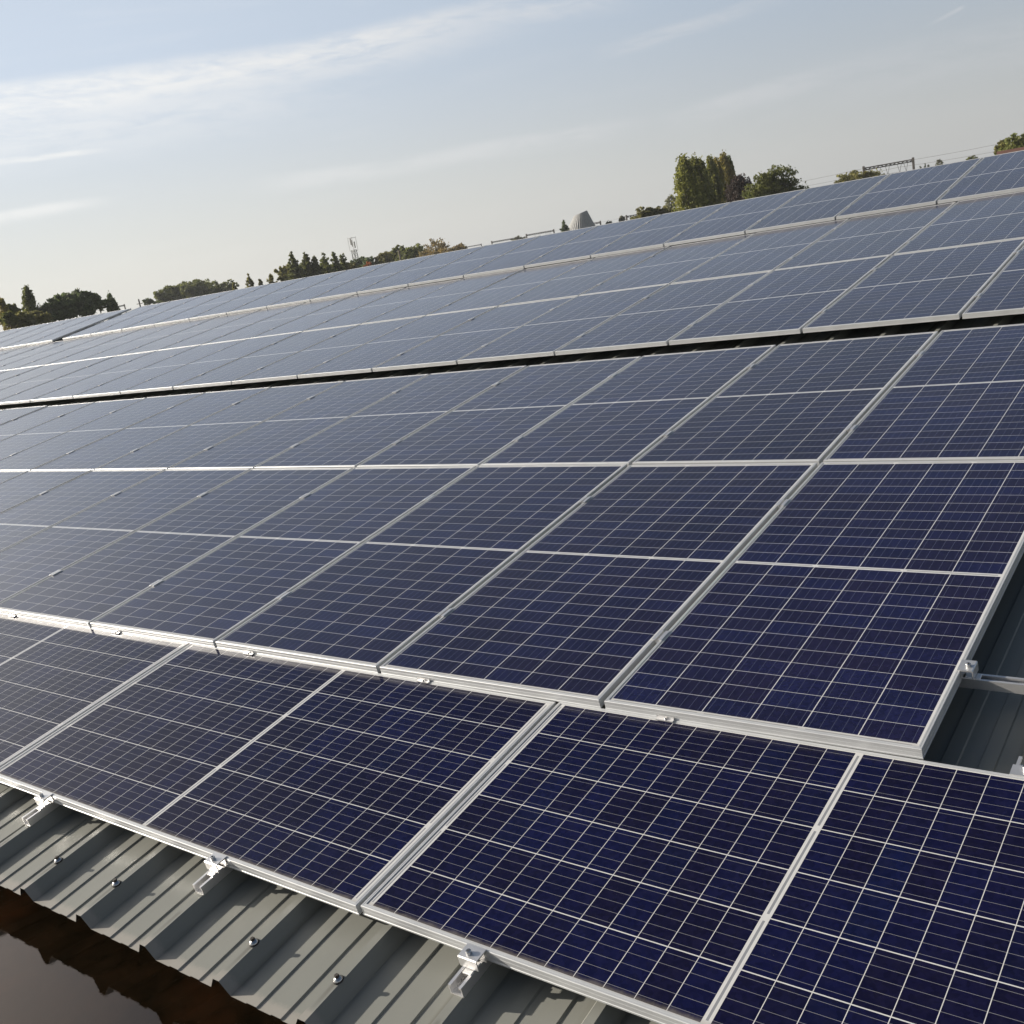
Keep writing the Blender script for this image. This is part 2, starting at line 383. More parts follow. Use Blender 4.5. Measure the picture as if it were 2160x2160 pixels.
# back slope, ridge cap, walls (all in roof coordinates of the parent)
def rp(world):                                  # world point -> roof coordinates
    return MR.inverted() @ Vector(world)
RIDGE = MR @ Vector((0, V_RIDGE, ZV)); EAVE = MR @ Vector((0, V_EAVE, ZV))
bm = bmesh.new()
vs = [bm.verts.new(rp((u, y, z))) for u, y, z in ((U0, RIDGE.y, RIDGE.z + 0.03), (U1, RIDGE.y, RIDGE.z + 0.03), (U1, RIDGE.y + 11.3, EAVE.z), (U0, RIDGE.y + 11.3, EAVE.z))]
bm.faces.new(vs); mesh_obj('roof_sheet', bm, SHEET, hall)
bm = bmesh.new()
prism(bm, [(V_RIDGE - 0.10, -0.084), (V_RIDGE, -0.066), (V_RIDGE + 0.12, -0.105), (V_RIDGE + 0.12, -0.109), (V_RIDGE, -0.072), (V_RIDGE - 0.10, -0.088)], 'x', U0, U1)
mesh_obj('ridge_cap', bm, SHEET, hall)
bm = bmesh.new()
yw0, yw1 = EAVE.y + 0.42, RIDGE.y + 11.0
for (xa, ya, xb, yb, za, zb) in ((U0 + .2, yw0, U1 - .2, yw0, EAVE.z, EAVE.z), (U1 - .2, yw1, U0 + .2, yw1, EAVE.z, EAVE.z)):
    bm.faces.new([bm.verts.new(rp(p)) for p in ((xa, ya, GROUND_Z), (xb, yb, GROUND_Z), (xb, yb, zb), (xa, ya, za))])
for x in (U0 + .2, U1 - .2):
    bm.faces.new([bm.verts.new(rp(p)) for p in ((x, yw0, GROUND_Z), (x, yw1, GROUND_Z), (x, yw1, EAVE.z), (x, RIDGE.y, RIDGE.z - 0.05), (x, yw0, EAVE.z))])
mesh_obj('wall', bm, BRICK, hall)
# sealing screws on the rib crowns near the eave
bm = bmesh.new(); lathe(bm, [(0.0105, 0.0), (0.0115, 0.0015), (0.0105, 0.003)], 20)
bm2 = bmesh.new(); lathe(bm2, [(0.0100, 0.003), (0.0095, 0.0045), (0.0055, 0.0085), (0.0045, 0.0090)], 20)
bm3 = bmesh.new(); lathe(bm3, [(0.0048, 0.0090), (0.0048, 0.0135), (0.0040, 0.0145)], 6)
seal = mesh_obj('sealing_washer', bm, RUBBER); wash = mesh_obj('washer', bm2, STEEL, None, True); head = mesh_obj('screw_head', bm3, DARKMETAL)
scr = []
for k in range(-14, 12):
    if (k - 2) % 3 == 0: continue
    c = RC + k * RP
    for part in (seal, wash, head):
        o = part.copy() if scr and True else part
        if o is not part: COL.objects.link(o)
        o.parent = roof; o.name = {'sealing_washer': 'sealing_washer', 'washer': 'washer', 'screw_head': 'screw_head'}[part.name.split('.')[0]]
        o.location = (c + 0.002, -1.166 + 0.004 * math.sin(k * 5.1), ZC); o.scale = (1.35, 1.35, 1.35)
        o.rotation_euler = (0.02 * math.sin(k), 0.03 * math.cos(2 * k), k)
    scr.append(k)

# lower flat roof with standing water against the hall
WZ = (MR @ Vector((0, V_EAVE, ZC))).z - 0.143
annex = empty('flat_roofed_annex', Matrix.Identity(4), 'low annex with a dark felt flat roof flooded in front of the corrugated eave', 'building')
bm = bmesh.new(); box(bm, U0 + 3, U1 + 3, EAVE.y - 8.0, yw0 - 0.004, WZ - 0.30, WZ - 0.012); mesh_obj('flat_roof', bm, BITUMEN, annex)
bm = bmesh.new(); box(bm, U0 + 3.2, U1 + 2.8, EAVE.y - 7.8, yw0 - 0.3, GROUND_Z, WZ - 0.303); mesh_obj('wall', bm, BRICK, annex)
bm = bmesh.new(); rnd = random.Random(4); pts = []
xs0, xs1, ys0, ys1 = -9.0, 4.6, EAVE.y - 2.4, yw0 - 0.006
for i in range(60): pts.append((xs0 + (xs1 - xs0) * i / 59, ys1))
for i in range(8): pts.append((xs1 + 0.25 * math.sin(i * 1.3) + 0.1 * rnd.random(), ys1 + (ys0 - ys1) * (i + 1) / 9))
for i in range(60): pts.append((xs1 + (xs0 - xs1) * i / 59, ys0 + 0.3 * math.sin(i * 0.37) + 0.16 * math.sin(i * 1.1) + 0.06 * rnd.random()))
for i in range(8): pts.append((xs0 - 0.3 * math.sin(i * 0.9), ys0 + (ys1 - ys0) * (i + 1) / 9))
bm.faces.new([bm.verts.new((x, y, WZ)) for x, y in pts])
tag(mesh_obj('water', bm, WATER), kind='structure')

# ------------------------------------------------------------------ solar panels
def frame_bm(Wd, L, lip=0.0115):
    prof = [(-0.0012, -PH), (-0.0012, -PH + 0.0045), (0.0, -PH + 0.0055), (0.0, -0.0135), (0.0004, -0.0130), (0.0004, -0.0125), (0.0, -0.0120),
            (0.0, -0.0016), (0.0014, 0.0), (0.0062, 0.0), (0.0066, -0.0006), (0.0072, -0.0006), (0.0076, 0.0), (lip, 0.0), (lip, -0.0035), (0.003, -0.0060), (0.003, -PH)]
    bm = bmesh.new(); rings = []
    for d, z in prof:
        rings.append([bm.verts.new(p) for p in ((d, d, z), (Wd - d, d, z), (Wd - d, L - d, z), (d, L - d, z))])
    rings.append(rings[0])
    for a, b in zip(rings, rings[1:]):
        for i in range(4):
            j = (i + 1) % 4; bm.faces.new((a[i], a[j], b[j], b[i]))
    bmesh.ops.recalc_face_normals(bm, faces=bm.faces[:])
    return bm
def glass_bm(Wd, L, lip=0.0115):
    bm = bmesh.new(); a = lip - 0.001
    vs = [bm.verts.new(p) for p in ((a, a, -0.0022), (Wd - a, a, -0.0022), (Wd - a, L - a, -0.0022), (a, L - a, -0.0022))]
    bm.faces.new(vs)
    vb = [bm.verts.new((v.co.x, v.co.y, -0.0058)) for v in vs]
    bm.faces.new(vb[::-1]); return bm
def make_panel(name, Wd, L, pv):
    t = empty(name, Matrix.Identity(4), 'x', 'solar panel')
    mesh_obj('frame', frame_bm(Wd, L), ALU, t); mesh_obj('cell_glass', glass_bm(Wd, L), pv, t)
    return t
protos = {}
def place_panel(key, Wd, L, pv, mat, label, group):
    if key not in protos:
        p = make_panel('solar_panel', Wd, L, pv); p.matrix_world = mat; p['label'] = label; p['group'] = group; protos[key] = p; return p
    return clone(protos[key], mat, label, group)
jit = random.Random(11)
def pj(u, v, z): return roofm(u + jit.uniform(-.0012, .0012), v + jit.uniform(-.0012, .0012), z + jit.uniform(-.0008, .0008)) @ Matrix.Rotation(jit.uniform(-.0006, .0006), 4, 'Z') @ Matrix.Rotation(jit.uniform(-.0016, .0016), 4, 'X') @ Matrix.Rotation(jit.uniform(-.0014, .0014), 4, 'Y')
PP = 1.012                                     # pitch of the upright panels
# row A: landscape, lying along the eave.  local x runs up the slope, local y runs to the left (-u)
AW, AL, AP = 0.991, 2.028, 2.0400
ZA = -0.030
PVA = mat_pv('wide_laminate', AW, AL, 0.1608, 0.0811, 0.020, (0.24, 0.24, 0.26), 0.00046, (0.0062, 0.0060, 0.0250), (0.0056, 0.0067, 0.0350), 0.0016, 0.00095)  # brighter busbar colour paints in the glint of the wires on this row
A_V = -0.994
A_J = -0.183                                   # joint nearest the camera
ROT = Matrix.Rotation(R(90), 4, 'Z')           # x -> +v , y -> -u
a_names = {1: 'solar panel lying crosswise on the eave, beyond the right edge of the photo',
           0: 'nearest deep blue solar panel, lying crosswise on the eave in the bottom right',
           -1: 'solar panel lying crosswise on the eave, just left of the nearest one',
           -2: 'solar panel lying crosswise on the eave, cut by the left photo edge'}
for k, kk in ((0, 0), (-1, -1), (-2, -2), (1, 1), (-3, -3), (-4, -4)):
    ur = A_J + 0.006 + AP * (k + 1) - (AP - AL) - 0.006 + 0.006      # right end of the panel
    tw = Matrix.Rotation(-0.0060, 4, 'Z')
    mat = roofm(ur, A_V - 0.006 * (k + 1) * 1.0, ZA) @ tw @ ROT
    place_panel('A', AW, AL, PVA, mat, a_names.get(k, 'solar panel lying crosswise on the eave, %s beyond the left edge' % ORD[-k - 3] if k < 0 else 'x'), 'crosswise solar panels along the eave')
rows = [  # key, u of joint 0 (left edge of panel 0), v0, z0, pitch, panels k from..to, width, length, tilt, label words
    ('B', 0.004, 0.0, 0.0, PP, 0, 11, PW, PL, 0, 'lowest upright row above the crosswise panels'),
    ('C', 0.004, 1.9895, 0.0, PP, 0, 15, PW, PL, 0, 'second upright row, below the dark gap'),
    ('D', 0.040, 4.2765, 0.0018, PP, -1, 19, PW, PL, 0, 'upright row just above the dark gap'),
    ('E', 0.040, 6.2705, 0.0018, PP, -1, 24, PW, PL, 0, 'middle row of the upper block'),
]
def rowname(i, first, where): return 'blue solar panel, %s from right in the %s' % (ORD[i], where)
JOINTS = {}
for key, u0, v0, z0, pit, k0, k1, Wd, L, tilt, where in rows:
    n = 0
    for k in range(k0, k1):
        u = u0 - k * pit + (pit - Wd) / 2
        if u > 1.0: lab = 'blue solar panel beyond the right edge, ' + where
        else:
            lab = rowname(n, 0, where); n += 1
        place_panel('BC', Wd, L, PV, pj(u, v0, z0), lab, 'upright solar panels in the ' + where)
# top row F, slightly steeper, against the sky
FW, FP, FL, FT = 0.962, 0.980, 1.845, R(2.26)
PVF = mat_pv('top_laminate', FW, FL, 0.1548, 0.0742, 0.018, (0.075, 0.085, 0.13), 0.00055, (0.0115, 0.0102, 0.0350), (0.0102, 0.0118, 0.0500), 0.0014, 0.00080)
F_V, F_Z, F_U = 8.262, 0.036, -1.163
FM = lambda u, v, z: roofm(0, F_V, F_Z) @ Matrix.Rotation(FT, 4, 'X') @ Matrix.Translation((u, v, z))
n = 0
for k in range(-2, 16 + 13):
    u = F_U - k * FP + (FP - FW) / 2 - (0 if k < 17 else 0.35)
    if k == 16: u = u
    lab = 'blue solar panel, %s from right in the top row against the sky' % ORD[n] if u < 0.6 else 'blue solar panel beyond the right edge, top row'
    if u < 0.6: n += 1
    place_panel('F', FW, FL, PVF, FM(u, 0, 0), lab, 'solar panels in the top row along the skyline')

# ------------------------------------------------------------------ rails
def u_rail(bm, axis, c, a, b, z1, h=0.029, wd=0.041):
    hw = wd / 2; t = 0.0028
    p = [(-hw, 0), (hw, 0), (hw, h), (hw - 0.0085, h), (hw - 0.0085, h - 0.006), (hw - 0.0062, h - 0.006), (hw - 0.0062, h - t), (hw - t, h - t), (hw - t, t),
         (-hw + t, t), (-hw + t, h - t), (-hw + 0.0062, h - t), (-hw + 0.0062, h - 0.006), (-hw + 0.0085, h - 0.006), (-hw + 0.0085, h), (-hw, h)]
    prism(bm, [(c + x, z1 - h + z) for x, z in p], axis, a, b)
rail_us = [0.2235 + 1.011 * k for k in range(-5, 4)]
lab_r = {0: 'aluminium channel rail poking out under the nearest panel, lowest of the three visible rail ends',
         -1: 'aluminium channel rail poking out under the eave panels, middle of the three visible rail ends',
         -2: 'aluminium channel rail poking out under the eave panels, leftmost of the three visible rail ends',
         1: 'short aluminium channel rail whose upper end sticks out at the right edge of the photo'}
for i, u in enumerate(rail_us):
    k = i - 5
    bm = bmesh.new(); u_rail(bm, 'y', 0.0, -1.088, 0.115, 0.0)
    o = mesh_obj('mounting_rail', bm, RAIL); o.matrix_world = roofm(u, 0, ZA - PH - 0.0005)
    tag(o, lab_r.get(k, 'short aluminium channel rail hidden under the eave panels, %s of those %s' % (ORD[abs(k) - 2], 'to the left' if k < 0 else 'to the right')), 'mounting rail', 'rails running up the slope under the eave panels')
long_rails = [('B', .418, -11, 1.75), ('B', 1.530, -11, 1.2), ('C', 2.392, -15, 1.2), ('C', 3.530, -15, 1.2), ('D', 4.69, -19, 2.2), ('D', 5.80, -19, 2.2), ('E', 6.68, -24, 2.2), ('E', 7.80, -24, 2.2)]
words_l = {'B': 'lowest upright row', 'C': 'row below the dark gap', 'D': 'row above the dark gap', 'E': 'middle row of the upper block'}
for i, (key, v, a, b) in enumerate(long_rails):
    bm = bmesh.new(); u_rail(bm, 'x', 0.0, a, b, 0.0, 0.031, 0.036)
    t = empty('mounting_rail', roofm(0, v, -PH - 0.0005),
              'long aluminium rail sticking out to the right past the lowest upright row over bare roof' if i == 0 else 'long aluminium rail hidden under the %s, %s one' % (words_l[key], 'lower' if i % 2 == 0 else 'upper'),
              'mounting rail', 'long rails running along the upright rows')
    mesh_obj('channel', bm, RAIL, t)
    bm = bmesh.new(); u = RC + 3 * RP * math.floor((a + 0.5) / (3 * RP)) + 2 * RP
    while u < b - 0.75:
        box(bm, u - 0.02, u + 0.02, -0.018, 0.018, ZC + PH + 0.001, -0.0315); u += 3 * RP
    mesh_obj('rail_foot', bm, RAIL, t)
for sgn, v in (('lower', 0.42), ('upper', 1.45)):
    bm = bmesh.new(); u_rail(bm, 'x', v, -30, 1.0, -PH - 0.0005, 0.031, 0.036)
    o = mesh_obj('mounting_rail', bm, RAIL); o.matrix_world = FM(0, 0, 0); tag(o, 'long aluminium rail hidden under the top row, %s one' % sgn, 'mounting rail', 'long rails running along the upright rows')

# ------------------------------------------------------------------ clamps
def bolt_bm(x=0, y=0, z=0, s=1.0):
    bm = bmesh.new(); T = Matrix.Translation((x, y, z))
    lathe(bm, [(0.0066 * s, 0), (0.0066 * s, 0.0075 * s), (0.0058 * s, 0.0085 * s), (0.0036 * s, 0.0085 * s), (0.0034 * s, 0.004 * s)], 14, T); return bm
def end_clamp():
    t = empty('end_clamp', Matrix.Identity(4), 'x', 'clamp')
    bm = bmesh.new()
    # local: x along the frame, y out of the panel is negative, z = 0 at the frame top
    prism(bm, [(0.0095, 0.0005), (0.0095, 0.0035), (-0.031, 0.0035), (-0.034, 0.001), (-0.034, -0.026), (-0.031, -0.026), (-0.031, -0.0005), (-0.0015, -0.0005), (-0.0015, -0.028), (-0.0012, -0.028), (-0.0012, 0.0005)], 'x', -0.029, 0.029)
    mesh_obj('bracket', bm, RAIL, t)
    mesh_obj('bolt', bolt_bm(-0.004, -0.017, 0.0035, 1.15), STEEL, t)
    bm = bmesh.new(); box(bm, -0.0135, 0.0135, -0.048, -0.006, -0.0345, -0.0285, 0.001); mesh_obj('channel_nut', bm, RAIL, t)
    return t
def mid_clamp():
    t = empty('mid_clamp', Matrix.Identity(4), 'x', 'clamp')
    bm = bmesh.new()
    prism(bm, [(-0.0195, 0.0006), (-0.0075, 0.0006), (-0.0075, -0.012), (0.0075, -0.012), (0.0075, 0.0006), (0.0195, 0.0006), (0.0195, 0.0034), (0.0048, 0.0034), (0.0048, -0.009), (-0.0048, -0.009), (-0.0048, 0.0034), (-0.0195, 0.0034)], 'y', -0.032, 0.032)
    mesh_obj('bracket', bm, RAIL, t)
    mesh_obj('bolt', bolt_bm(0, -0.006, -0.009, 0.7), STEEL, t); return t
EC = None
def put_ec(mat, label, group):
    global EC
    if EC is None:
        EC = end_clamp(); EC.matrix_world = mat; EC['label'] = label; EC['group'] = group; return EC
    return clone(EC, mat, label, group)
def av(u): return A_V - 0.0065 * (u + 0.18) / 1.0
low_words = {0: 'bolted end clamp over the nearest visible rail end, gripping the lower frame edge',
             -1: 'bolted end clamp over the middle visible rail end, gripping the lower frame edge',
             -2: 'bolted end clamp over the leftmost visible rail end, gripping the lower frame edge'}
up_words = {1: 'bolted clamp on the upper eave panel frame at the right edge of the photo',
            0: 'bolted clamp on the upper eave panel frame, first left of the bare roof',
            -1: 'bolted clamp on the upper eave panel frame, second left of the bare roof',
            -2: 'bolted clamp on the upper eave panel frame, third left of the bare roof',
            -3: 'bolted clamp on the upper eave panel frame, fourth left of the bare roof',
            -4: 'bolted clamp on the upper eave panel frame, fifth left of the bare roof'}
for i, u in enumerate(rail_us):
    k = i - 5
    put_ec(roofm(u + 0.006, -0.996 - 0.0060 * (u + 0.18), ZA), low_words.get(k, 'bolted end clamp on the lower frame edge of the eave panels, beyond the photo, %s' % ORD[i]), 'end clamps on the lower edge of the eave panels')
    if k in (1, 2, 3):
        put_ec(roofm(u + 0.014, 0.001, ZA) @ Matrix.Rotation(math.pi, 4, 'Z'), up_words.get(k, 'bolted clamp on the upper eave panel frame, beyond the right photo edge, %s' % ORD[k]), 'clamps on the upper edge of the eave panels')
# flat clamps squeezed in between row A and row B
def squeezed():
    t = empty('end_clamp', Matrix.Identity(4), 'x', 'clamp'); bm = bmesh.new()
    prism(bm, [(-0.013, 0.0006), (-0.0008, 0.0006), (-0.0008, 0.0125), (-0.0030, 0.0125), (-0.0030, 0.0042), (-0.013, 0.0042)], 'x', -0.030, 0.030)
    mesh_obj('bracket', bm, RAIL, t); mesh_obj('bolt', bolt_bm(0.004, -0.0080, 0.0042, 0.6), STEEL, t); return t
SQ = None
for i, u in enumerate(rail_us):
    k = i - 5
    if k > 0: continue
    mt = roofm(u + 0.012, 0.0 - 0.003, ZA); lb = up_words.get(k, 'bolted clamp on the upper eave panel frame, beyond the left photo edge')
    if SQ is None: SQ = squeezed(); SQ.matrix_world = mt; SQ['label'] = lb; SQ['group'] = 'clamps on the upper edge of the eave panels'
    else: clone(SQ, mt, lb, 'clamps on the upper edge of the eave panels')
MC = None
def put_mc(mat, label, group):
    global MC
    if MC is None:
        MC = mid_clamp(); MC.matrix_world = mat; MC['label'] = label; MC['group'] = group; return
    clone(MC, mat, label, group)
VS = {'B': (.418, 1.530), 'C': (2.392, 3.530), 'D': (4.69, 5.80), 'E': (6.68, 7.80)}
for key, u0, v0, z0, pit, k0, k1, Wd, L, tilt, where in rows:
    n = 0
    for k in range(k0, k1 - 1):
        u = u0 - k * pit
        if u > 1.1: continue
        for wv, v in zip(('lower', 'upper'), VS[key]):
            put_mc(roofm(u + 0.0, v + jit.uniform(-.006, .006), z0), 'small silver clamp, %s rail, %s joint from right, %s' % (wv, ORD[n], where), 'small clamps between panels of the ' + where)
        n += 1
n = 0
for k in range(-1, 15 + 12):
    if k == 16: continue
    u = F_U - k * FP - (0 if k < 17 else 0.35)
    for wv, v in (('lower', .42), ('upper', 1.45)):
        put_mc(FM(u, v, 0), 'small silver clamp, %s rail, %s joint from right, top row' % (wv, ORD[n]), 'small clamps between panels of the top row')
    n += 1
# end clamps on the open right end of the lower block
for wv, v in (('lower', .418), ('upper', 1.530)):
    put_ec(roofm(0.004 + PP - 0.010, v, 0.0) @ Matrix.Rotation(R(90), 4, 'Z'), 'bolted end clamp on the right side frame of the lowest upright row, %s rail' % wv, 'end clamps on the right side of the lower block')
for wv, v in (('lower', 2.392), ('upper', 3.530)):
    put_ec(roofm(0.004 + PP - 0.010, v, 0.0) @ Matrix.Rotation(R(90), 4, 'Z'), 'bolted end clamp on the right side of the row below the dark gap, %s rail' % wv, 'end clamps on the right side of the lower block')

# ------------------------------------------------------------------ trees
def leaf_mat(name, c0, c1, c2):
    m, t, b = mat_new(name)
    ge = t.node('ShaderNodeNewGeometry'); oi = t.node('ShaderNodeObjectInfo')
    rnd = ge.outputs['Random Per Island']
    c = t.mix(rnd, c0, c1); c = t.mix(t.smooth(t.noise(ge.outputs['Position'], 0.5, 2), 0.45, 0.7), c, c2)
    cn = t.smooth(t.noise(ge.outputs['Position'], 1.1, 3, 0.6), 0.32, 0.68, 0.72, 1.45)
    hs = t.node('ShaderNodeHueSaturation'); t.l.new(c, hs.inputs['Color']); t.put(hs.inputs['Value'], t.mul(cn, t.add(0.85, t.mul(oi.outputs['Random'], 0.3))))
    t.l.new(hs.outputs[0], b.inputs['Base Color'])
    b.inputs['Roughness'].default_value = 0.65
    tr = t.node('ShaderNodeBsdfTranslucent'); t.l.new(hs.outputs[0], tr.inputs[0])
    mx = t.node('ShaderNodeMixShader'); mx.inputs[0].default_value = 0.5
    t.l.new(b.outputs[0], mx.inputs[1]); t.l.new(tr.outputs[0], mx.inputs[2]); t.l.new(mx.outputs[0], t.n['Material Output'].inputs[0])
    return m
LEAF = {
    'poplar': leaf_mat('poplar_leaves', (0.15, 0.165, 0.036), (0.26, 0.25, 0.058), (0.20, 0.21, 0.045)),
    'gold': leaf_mat('yellowing_poplar_leaves', (0.19, 0.17, 0.035), (0.29, 0.235, 0.055), (0.23, 0.20, 0.042)),
    'green': leaf_mat('green_leaves', (0.096, 0.119, 0.029), (0.192, 0.202, 0.054), (0.144, 0.154, 0.038)),
    'dark': leaf_mat('dark_green_leaves', (0.069, 0.100, 0.038), (0.156, 0.194, 0.069), (0.111, 0.142, 0.056)),
    'olive': leaf_mat('olive_leaves', (0.147, 0.147, 0.044), (0.259, 0.241, 0.078), (0.190, 0.172, 0.052)),
    'brown': leaf_mat('brown_leaves', (0.172, 0.129, 0.048), (0.293, 0.216, 0.086), (0.207, 0.172, 0.061)),
    'purple': leaf_mat('purple_brown_leaves', (0.042, 0.030, 0.026), (0.072, 0.054, 0.046), (0.054, 0.042, 0.034)),
    'orange': leaf_mat('orange_leaves', (0.300, 0.090, 0.030), (0.400, 0.140, 0.040), (0.320, 0.110, 0.030)),
    'grey': leaf_mat('grey_green_leaves', (0.135, 0.143, 0.083), (0.210, 0.210, 0.120), (0.165, 0.165, 0.098)),
}
def leaf(bm, p, s, rd, up=0.0):
    a = Vector((rd.gauss(0, 1), rd.gauss(0, 1), rd.gauss(0, 1) + up)).normalized()
    b = a.cross(Vector((rd.gauss(0, 1), rd.gauss(0, 1), rd.gauss(0, 1)))).normalized()
    p = Vector(p); L = s * rd.uniform(.7, 1.3); Wl = L * rd.uniform(.45, .75)
    q = [p - a * L, p - b * Wl, p + a * L, p + b * Wl]
    bm.faces.new([bm.verts.new(v) for v in q])
def crown_bm(kind, w, h, n, ls, rd):
    """unit crowns: w width, h height, base of the crown at z = 0"""
    bm = bmesh.new(); clumps = []
    if kind == 'column':
        nc = int(n / 26)
        for _ in range(nc):
            t = rd.random() ** 0.8; rr = (0.50 * w) * min(1, (0.55 + 1.2 * t) * 1.0) * (1 - max(0, t - .45) / .55) ** 0.55 * rd.uniform(.25, 1) ** .5
            a = rd.uniform(0, 6.283); clumps.append((Vector((rr * math.cos(a), rr * math.sin(a), t * h)), w * 0.065, w * 0.20, 0.9))
    elif kind == 'cone':
        nc = int(n / 26)
        for _ in range(nc):
            t = 1 - math.sqrt(rd.random()) * 0.995; lay = 0.70 + 0.30 * math.cos(t * 55 + 1.3 * math.sin(t * 9)); rr = 0.5 * w * (1 - t) ** 0.95 * lay * rd.uniform(.15, 1.12) ** .6 + 0.008 * w
            a = rd.uniform(0, 6.283); clumps.append((Vector((rr * math.cos(a), rr * math.sin(a), t * h - rr * 0.10)), w * 0.03 + rr * 0.14, w * 0.045, 0.2))
    elif kind == 'sparse':
        nc = int(n / 9)
        for _ in range(nc):
            t = rd.random(); a = rd.uniform(0, 6.283); rr = 0.5 * w * math.sin(math.pi * (0.15 + .75 * t)) * rd.random() ** .5
            clumps.append((Vector((rr * math.cos(a), rr * math.sin(a), t * h)), w * 0.07, w * 0.10, 0.4))
    else:                                     # round, flat: several lobes of clumps with gaps
        lobes = []
        for _ in range(11 if kind == 'round' else 16):
            a = rd.uniform(0, 6.283); rr = rd.uniform(.12, .36) * w; z = h * rd.uniform(.22, .74)
            lobes.append((Vector((rr * math.cos(a), rr * math.sin(a), z)), rd.uniform(.18, .28) * w, rd.uniform(.18, .28) * h))
        lobes.append((Vector((0, 0, h * .72)), .25 * w, .27 * h)); lobes.append((Vector((0, 0, h * .40)), .36 * w, .34 * h))
        nc = int(n / 24)
        for _ in range(nc):
            c, rw, rh = rd.choice(lobes); v = Vector((rd.gauss(0, 1), rd.gauss(0, 1), rd.gauss(0, 1))).normalized() * rd.uniform(.55, 1.0)
            clumps.append((c + Vector((v.x * rw, v.y * rw, v.z * rh)), w * 0.055, h * 0.05, 0.1))
    per = max(4, int(n / max(1, len(clumps))))
    for c, sw, sh, up in clumps:
        for _ in range(per):
            p = c + Vector((rd.gauss(0, .55) * sw, rd.gauss(0, .55) * sw, rd.gauss(0, .55) * sh))
            if p.z > -0.05 * h: leaf(bm, p, ls, rd, up)
    return bm
def trunk_bm(kind, w, h, base, rd):
    bm = bmesh.new(); r = 0.02 * h + 0.05
    tube(bm, (0, 0, -base), (0, 0, 0.15 * h), r, r * .8, 7); tube(bm, (0, 0, .15 * h), (0.02 * w, 0, 0.8 * h), r * .8, r * .15, 6)
    for i in range(7):
        z = h * rd.uniform(.05, .6); a = rd.uniform(0, 6.283); l = w * rd.uniform(.2, .42)
        tube(bm, (0, 0, z), (l * math.cos(a), l * math.sin(a), z + h * rd.uniform(.12, .3)), r * .35, r * .06, 5)
    return bm
WF = {'column': 1.62, 'cone': 1.5, 'round': 1.22, 'flat': 1.25, 'sparse': 1.25}
def tree(name, px, top, wpx, dist, kind, leafk, label, group=None, hfac=None, n=2600, yb=None, ls=None):
    """tree whose tip is seen at photo pixel (px, top) with a crown wpx photo pixels wide, standing on the ground at a distance"""
    tip = at(px, top, dist); w_ = wpx / FPX * dist
    H = tip.z - GROUND_Z
    hfac = hfac or {'round': 1.05, 'flat': 0.7, 'cone': 2.0, 'sparse': 1.3}.get(kind)
    ch = min(H * 0.92, hfac * w_) if hfac else H * 0.86
    base = H - ch
    rd = random.Random(hash((name, px, top)) & 0xffff if False else int(px * 31 + top * 7))
    root = empty(name, Matrix.Translation((tip.x, tip.y, GROUND_Z)) @ Matrix.Rotation(rd.uniform(0, 6.28), 4, 'Z'), label, 'tree', group)
    ls = (ls or max(0.16, min(0.5, w_ * 0.035))) * 0.66
    k = 1 / 1.04
    cb = crown_bm(kind, w_ * WF.get(kind, 1.0), ch * k, int(n * 2.5), ls, rd); c = mesh_obj('crown', cb, LEAF[leafk], root); c.location = (0, 0, base)
    tb = trunk_bm(kind, w_, ch, base, rd); t = mesh_obj('trunk', tb, BARK, root); t.location = (0, 0, base)
    return root
D1 = 150
# the poplar row and its neighbours, right of centre
pop = [(1441, 332, 46, 'poplar', 'leftmost and fullest of the tall green poplars'), (1463, 334, 36, 'poplar', 'second tall green poplar from the left'),
       (1476, 338, 32, 'poplar', 'third tall poplar from the left, rounded top'), (1497, 332, 30, 'poplar', 'fourth tall poplar, right of the notch in the row'),
       (1509, 334, 28, 'gold', 'yellowing tall poplar just left of the tallest tip'), (1525, 326, 32, 'gold', 'tallest poplar of the row, yellowing on its right side'),
       (1537, 327, 16, 'dark', 'thin dark poplar spire at the right end of the row')]
for i, (x, y, wd, lf, lab) in enumerate(pop):
    tree('poplar_tree', x, y, wd, 134 + i * 9, 'column', lf, lab, 'tall poplars on the skyline', n=3600, ls=0.26)
tree('bushy_tree', 1558, 372, 50, 150, 'sparse', 'purple', 'dark purple brown sparse shrub tree between the poplars and the round tree', n=1500, ls=.25)
tree('bushy_tree', 1548, 385, 34, 152, 'round', 'purple', 'low dark tree leaning against the right end of the poplar row', n=1500, ls=.25)
tree('round_tree', 1641, 344, 108, 145, 'round', 'green', 'large round olive green tree to the right of the poplars', hfac=.86, n=5200, ls=.27)
tree('round_tree', 1362, 433, 54, 170, 'round', 'olive', 'low rounded olive tree left of the poplars', hfac=.7, n=2200, ls=.3)
tree('round_tree', 1403, 432, 46, 172, 'round', 'olive', 'low rounded tree tucked against the left foot of the poplars', hfac=.7, n=1800, ls=.3)
tree('thin_tree', 1414, 413, 20, 168, 'sparse', 'grey', 'thin grey sapling just left of the poplars', n=320, ls=.2)
tree('conifer_tree', 1703, 388, 7, 320, 'cone', 'dark', 'tiny dark conifer tip right of the round tree', n=400, ls=.25)
tree('willow_tree', 1795, 356, 84, 190, 'flat', 'olive', 'wide yellowish willow behind the railway portal', hfac=.6, n=3400, ls=.3)
tree('willow_tree', 1842, 361, 46, 192, 'sparse', 'olive', 'wispy right side willow seen through the railway portal', n=700, ls=.25)
for x, y, wd, lab in ((1941, 348, 5, 'tiny distant conifer right of the large railway portal, left of the pair'), (1951, 344, 6, 'tiny distant conifer, left one of the pair by the wires'),
                      (1958, 344, 5, 'tiny distant conifer, right one of the pair by the wires')):
    tree('conifer_tree', x, y, wd, 420, 'cone', 'dark', lab, 'tiny distant conifers', n=260, ls=.35)
